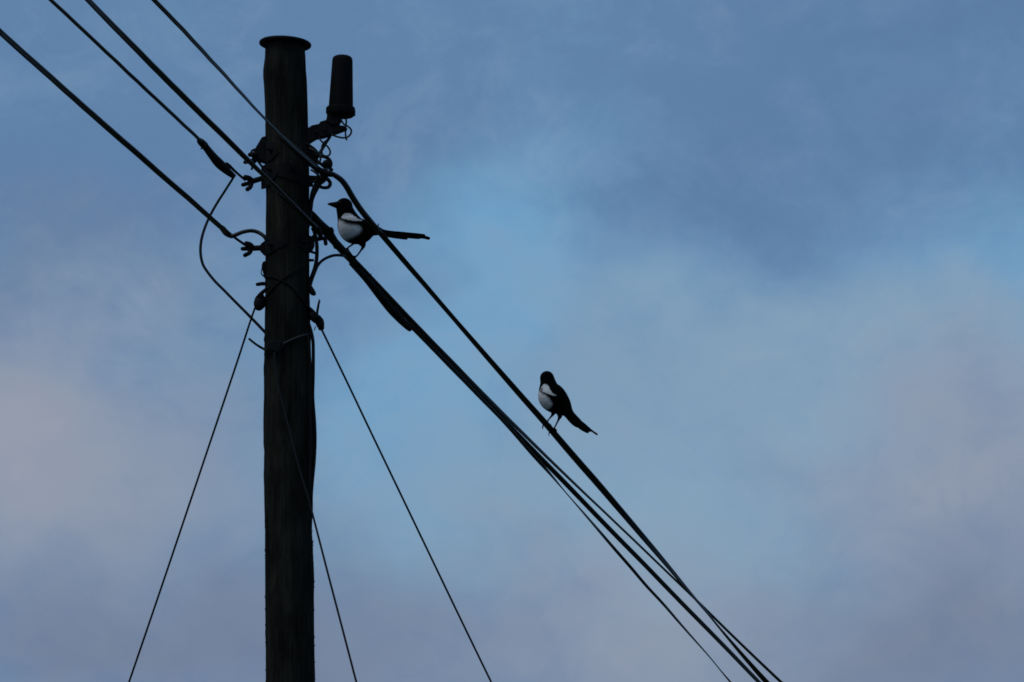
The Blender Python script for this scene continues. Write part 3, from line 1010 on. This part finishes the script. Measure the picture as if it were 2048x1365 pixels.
rope('tail', 'wire', sR, [(631, 653, 21.94, 1), (629.5, 658, 21.94, 1), (627.5, 662, 21.94, .6)])
sM = stay('middle stay wire crossing down over the front of the pole', [(549, 706), (550, 725), (555, 764), (566, 810), (577, 853), (598, 935), (615, 990), (626, 1032), (656.5, 1150), (683, 1251), (713, 1366)], 21.87, 21.3, 2.05)
# bindings on the pole, one for each stay
wrap('binding', 'galv', [(563, 690), (580, 682), (600, 672), (616, 664), (626, 656)], 2.6, sM)
wrap('binding', 'galv', [(531, 698), (545, 702), (556, 700), (566, 690)], 3.4, sM)
MB().prism([(534, 690), (542, 684), (554, 681.5), (565, 685), (560, 698), (557, 707), (544, 702), (534, 703)], 21.875, 21.902).build('clamp', 'wire', sM)
rope('tail', 'wire', sM, [(534, 702, 21.92, 2.4), (524, 696.5, 21.94, 2.6), (514, 690.5, 21.94, 2.4), (504, 683, 21.94, 2.3), (497.5, 677.5, 21.94, 2.2)])
MB().ball(P(531, 679, 21.97), M(22, 3.6), M(22, 4), M(22, 8)).build('staple', 'steel', sM)
MB().ball(P(531, 709, 21.97), M(22, 3.2), M(22, 4), M(22, 6)).build('staple', 'steel', sM)
wrap('binding', 'steel', [(530, 548), (545, 552), (562, 561), (580, 572), (597, 590), (612, 606), (622, 618)], 1.8, sR)
rope('binding', 'wire', sR, [(614, 611, 21.94, 1.8), (622, 618, 21.95, 2.2), (628, 625, 21.95, 3), (632, 634, 21.95, 3.4)])
wrap('binding', 'steel', [(616, 522), (600, 534), (580, 548), (560, 562), (545, 575), (532, 588)], 1.7, sL)


# ------------------------------------------------------------------ magpies
def smooth01(a, b, x):
    t = max(0., min(1., (x - a) / (b - a)))
    return t * t * (3 - 2 * t)


def poly_sd(p, poly):
    """signed distance (negative inside) to a polygon in pixels"""
    x, y = p
    d = 1e9
    ins = False
    n = len(poly)
    for i in range(n):
        x1, y1 = poly[i]
        x2, y2 = poly[(i + 1) % n]
        ex, ey = x2 - x1, y2 - y1
        t = max(0, min(1, ((x - x1) * ex + (y - y1) * ey) / (ex * ex + ey * ey + 1e-9)))
        d = min(d, math.hypot(x - x1 - t * ex, y - y1 - t * ey))
        if (y1 > y) != (y2 > y) and x < (x2 - x1) * (y - y1) / (y2 - y1) + x1:
            ins = not ins
    return -d if ins else d


def magpie(label, Y, spheres, wing, tail, legs, toes, beak, eyes, white, bib, foot):
    """spheres: (x,y,r,depth_factor) swept body; all in photo pixels at distance Y, depths (toward camera negative) in pixels too"""
    m_ = MB()
    px = M(Y)

    def Q(x, y, d=0.0):
        return P(x, y, Y) + Vector((0, d * px, 0))
    for s in catmull(spheres, 7):
        m_.ball(Q(s[0], s[1]), s[2] * px, s[2] * s[3] * px, s[2] * px, seg=24, rings=16)
    for sgn in (-1, 1):
        for s in catmull(wing, 6):
            m_.ball(Q(s[0], s[1], sgn * s[4]), s[2] * px, s[3] * px, s[2] * px, seg=14, rings=10)
    for f in tail:
        c = catmull(f, 10)
        pts = [Q(a, b, d) for a, b, d, h, w in c]
        sec = [(h * px, w * px) for a, b, d, h, w in c]
        m_.sweep(pts, lambda i: [(math.cos(2 * math.pi * k / 10) * sec[i][0], math.sin(2 * math.pi * k / 10) * sec[i][1]) for k in range(10)])
    for l in legs + toes:
        c = catmull(l, 5)
        m_.tube([Q(a, b, d) for a, b, d, r in c], [max(r * 1.12, 1.15) * px for a, b, d, r in c], 8)
    me = bpy.data.meshes.new('tmp')
    me.from_pydata(m_.v, [], m_.f)
    tmp = bpy.data.objects.new('tmp', me)
    COL.objects.link(tmp)
    rm = tmp.modifiers.new('r', 'REMESH')
    rm.mode = 'VOXEL'
    rm.voxel_size = .0019
    sm = tmp.modifiers.new('s', 'SMOOTH')
    sm.factor = .5
    sm.iterations = 3
    dg = bpy.context.evaluated_depsgraph_get()
    me2 = bpy.data.meshes.new_from_object(tmp.evaluated_get(dg))
    bpy.data.objects.remove(tmp)
    org = Q(*foot)
    at = me2.color_attributes.new('plumage', 'FLOAT_COLOR', 'POINT')
    cols = np.zeros((len(me2.vertices), 4), np.float32)
    cols[:, 3] = 1
    cc = CAM
    for i, v in enumerate(me2.vertices):
        p = v.co
        d = p - cc
        zc = d.dot(FWD)
        # the bird's own side elevation, in pixels at its mid plane
        x = 1024 + d.x / (M(Y) * FPX) * FPX
        x = 1024 + d.x / px
        y = foot[1] - (p - org).dot(UPV) / px
        w = 0
        jit = 1.1 * noise.noise(p * 90) + .6 * noise.noise(p * 260)
        for poly, soft in white:
            w = max(w, 1 - smooth01(-soft, soft * .6, poly_sd((x, y), poly) + jit))
        w *= bib(x, y, (p.y - org.y) / px, v.normal)
        b0 = np.array((.0011, .0012, .0016))
        w0 = np.array((.60, .61, .61))
        cols[i, :3] = b0 + (w0 - b0) * w
    at.data.foreach_set('color', cols.ravel())
    for v in me2.vertices:
        v.co -= org
    me2.name = 'magpie'
    me2.materials.clear()
    me2.materials.append(MAT['plumage'])
    me2.polygons.foreach_set('use_smooth', [True] * len(me2.polygons))
    me2.update()
    o = bpy.data.objects.new('magpie', me2)
    COL.objects.link(o)
    o.location = org
    tag(o, label, 'bird', 'magpies perched on the cables')
    c = catmull(beak, 6)
    bk = MB().tube([Q(a, b, d) for a, b, d, r in c], [max(.2, r) * px for a, b, d, r in c], 12).build('beak', 'beak', o)
    for e in eyes:
        MB().ball(Q(*e[:3]), e[3] * px, seg=12, rings=8).build('eye', 'eye', o)
    return o


Y1 = YB_(511)
wing1 = [(690, 442, 6, 4, 16), (702, 446, 9, 5, 19), (718, 450, 10, 5.5, 18), (735, 454, 9, 4.5, 14), (752, 459, 6.5, 3.4, 8), (768, 464, 3.2, 2.2, 4)]
tail1 = [
    [(744, 455, 0, 7, 6), (770, 465, 0, 4.6, 5), (810, 471, 0, 4.2, 4.5), (845, 474.5, 0, 3.6, 3.6), (857, 477, 0, 3.4, 3), (860, 478, 0, 2, 2)],
    [(744, 455, -3, 5, 2), (770, 464, -4, 3.4, 2), (810, 468.5, -5, 3.2, 2), (843, 471.5, -5, 2.8, 1.8), (851, 472.5, -5, 1.8, 1.4)],
    [(748, 462, -4, 5, 2), (775, 470, -6, 3.4, 2), (805, 474.5, -7, 3.2, 2), (834, 477.5, -7, 3, 1.8), (841, 478.4, -7, 1.8, 1.4)],
    [(748, 463, 3, 5, 2), (775, 470.5, 5, 3.6, 2), (800, 474.5, 6, 3.2, 2), (815, 476.6, 6, 2.4, 1.6)],
]
legs1 = [[(712, 476, -7, 7), (710, 484, -7, 4), (706, 490, -7, 2.2), (699, 495, -6, 1.7), (695, 498.5, -5, 1.7), (697, 504, -4, 1.8)],
         [(722, 472, 6, 11), (724, 484, 6, 8), (726, 492, 6, 4.2), (723, 498, 5, 2.2), (717, 507, 4, 1.7), (711.5, 513, 3, 1.8), (706, 514, 2, 1.8)]]
toes1 = [[(696, 500, -5, 1.8), (698, 505, -7, 2), (702, 510, -7, 1.8), (706, 514, -6, 1.2)],
         [(696, 499, -5, 1.8), (692, 500, -8, 1.8), (688.5, 502, -9, 1.4), (686.5, 506, -8, .9)],
         [(697, 503, -4, 1.8), (694, 505, -10, 1.6), (693, 511, -11, 1.1)],
         [(711, 513, 3, 1.8), (705, 513, 0, 1.8), (700, 511, -3, 1.4)],
         [(711, 513, 3, 1.8), (710, 516, -5, 1.8), (706, 520, -7, 1.2)],
         [(711, 513, 3, 1.8), (709, 515, -4, 1.8), (712, 521, -6, 1.2)]]


def bib1(x, y, d, n):
    # black bib wraps round the front of the breast; black vent behind
    f = 1.0
    if y < 466:
        f *= 1 - smooth01(.88, .97, -n.x) * smooth01(468, 452, y)
    return f


magpie('magpie in profile facing left, long tail out behind, perched near the pole', Y1,
       [(688.5, 413, 17.0, .88), (690.5, 423, 17.6, .92), (696.5, 440, 21.5, .93), (704.5, 458, 28.0, .88), (720, 463.5, 25.0, .86), (738, 459.5, 15.5, .9), (752, 462, 9.6, 1.0), (764, 465.5, 6.2, 1.2)],
       wing1, tail1, legs1, toes1,
       [(678, 410.8, 0, 9.0), (670, 410, 0, 6.0), (664, 409.2, 0, 4.3), (658, 408.6, 0, 2.4), (654.5, 408.6, 0, .5)],
       [(681, 408, -13.2, 1.9), (681, 408, 13.2, 1.9)],
       [([(680.5, 435), (684, 430), (689, 427), (695, 426), (702, 428), (708, 432.5), (714, 437), (722, 439.8), (729, 440.5), (720, 442), (708, 442.6), (697, 441), (688, 438.5)], 1.3),
        ([(670, 443), (678, 439.5), (684, 442), (692, 447.5), (704, 449.5), (714, 450.5), (721, 454), (723, 460), (719, 467), (714, 471), (705, 476), (695, 480.5), (684, 483), (668, 479)], 6.5)],  # belly edge: soft plumage border, with some underside shade put into the colour
       bib1, (705, 513))

Y2 = Y4(863)
wing2 = [(1088, 784, 6, 4, 13), (1098, 790, 9, 5, 17), (1112, 800, 10.5, 5.5, 18), (1124, 811, 10, 5, 15), (1134, 823, 7, 4, 10), (1143, 834, 4, 3, 5)]
tail2 = [
    [(1131, 820, 0, 10, 7), (1145, 836, -2, 9.4, 5), (1157, 847.5, -4, 8.2, 4), (1165, 855.5, -5, 6, 3.4), (1169, 859, -5, 3, 2)],
    [(1133, 820, 2, 7, 3), (1150, 836.5, 0, 4.6, 3), (1170, 851.5, -1, 3.2, 2.4), (1183, 862, -2, 2.2, 1.8), (1193, 869.2, -3, 2.2, 1.6), (1195.5, 871, -3, 1.3, 1.2)],
    [(1133, 824, -4, 7, 3), (1147, 842.5, -6, 5.6, 2.4), (1161, 856, -8, 5, 2.2), (1171, 864, -9, 3.6, 1.8), (1177, 868, -9, 1.8, 1.4)],
    [(1135, 824, -3, 6, 3), (1152, 841, -5, 5, 2.4), (1167, 854, -7, 4.6, 2), (1178, 863, -8, 2.6, 1.6), (1182, 865.5, -8, 1.2, 1.2)],
    [(1131, 824, 4, 7, 3), (1142, 840, 3, 5.4, 2.4), (1151, 849.5, 2, 4.4, 2), (1157, 854.5, 2, 2.2, 1.6)],
]
legs2 = [[(1108, 812, 7, 10), (1107, 822, 7, 6), (1105, 829, 6, 2.8), (1100, 835.5, 4, 1.6), (1094.5, 843, 3, 1.5), (1093, 846, 2, 1.6)],
         [(1119, 814, -8, 11), (1119.5, 826, -8, 7), (1119.5, 835, -8, 4.2), (1117, 841, -7, 2.2), (1113, 849, -5, 1.6), (1108.5, 857.5, -4, 1.6), (1107, 860, -3, 1.6)]]
toes2 = [[(1094, 844, 2, 1.6), (1097, 849, -5, 1.8), (1100, 851, 0, 2.2), (1101.5, 849, 4, 1.6)],
         [(1094, 844, 2, 1.6), (1090, 848, -7, 1.8), (1086.5, 852.5, -7, 1.5), (1085, 856, -4, 1.2), (1086.5, 859.5, -2, .8)],
         [(1094, 844, 2, 1.6), (1092, 850, -8, 1.6), (1089, 855, -7, 1.2)],
         [(1108, 858, -4, 1.6), (1110.5, 861, -8, 1.8), (1112, 861.5, -2, 2), (1112, 865, 2, 1.3)],
         [(1108, 858, -4, 1.6), (1103, 862, -11, 1.8), (1099, 866.5, -10, 1.4), (1097.6, 870, -6, 1), (1097.8, 873.5, -4, .7)],
         [(1108, 858, -4, 1.6), (1106, 864, -12, 1.6), (1102, 868, -10, 1.1)]]


def bib2(x, y, d, n):
    # small dark smudge at the bend of the wing
    return 1 - .97 * math.exp(-(((x - 1083.6) / 2.4) ** 2 + ((y - 779.5) / 2.8) ** 2))


magpie('magpie sitting upright with its head turned away, farther down the cable', Y2,
       [(1094, 756.5, 14.2, 1.0), (1096.5, 768, 16.2, 1.0), (1099.5, 785, 22.3, .92), (1105.5, 796, 28.0, .88), (1120, 808.5, 21.5, .9), (1132.5, 821, 12.5, .95), (1140, 830, 9, 1.0)],
       wing2, tail2, legs2, toes2,
       [(1091, 757, 9, 6), (1090, 758, 15, 4.8), (1088.5, 758.5, 22, 3.2), (1087.5, 759, 29, .5)],
       [(1083, 753, 7, 1.8), (1102, 753, 9, 1.8)],
       [([(1080, 781), (1082.5, 775), (1086, 770.5), (1090, 769), (1095, 770), (1097.5, 774), (1100, 780), (1104, 785.5), (1112, 791.8), (1106, 791.6), (1099, 790), (1092, 787), (1086, 784)], 1.2),
        ([(1070, 781), (1078, 782), (1085, 787), (1092, 791.5), (1098, 797), (1103, 804), (1105, 810), (1102, 815), (1096, 820), (1085, 821), (1070, 810)], 4.0)],  # white thins out low on the belly, partly shade painted into the plumage
       bib2, (1102, 857))
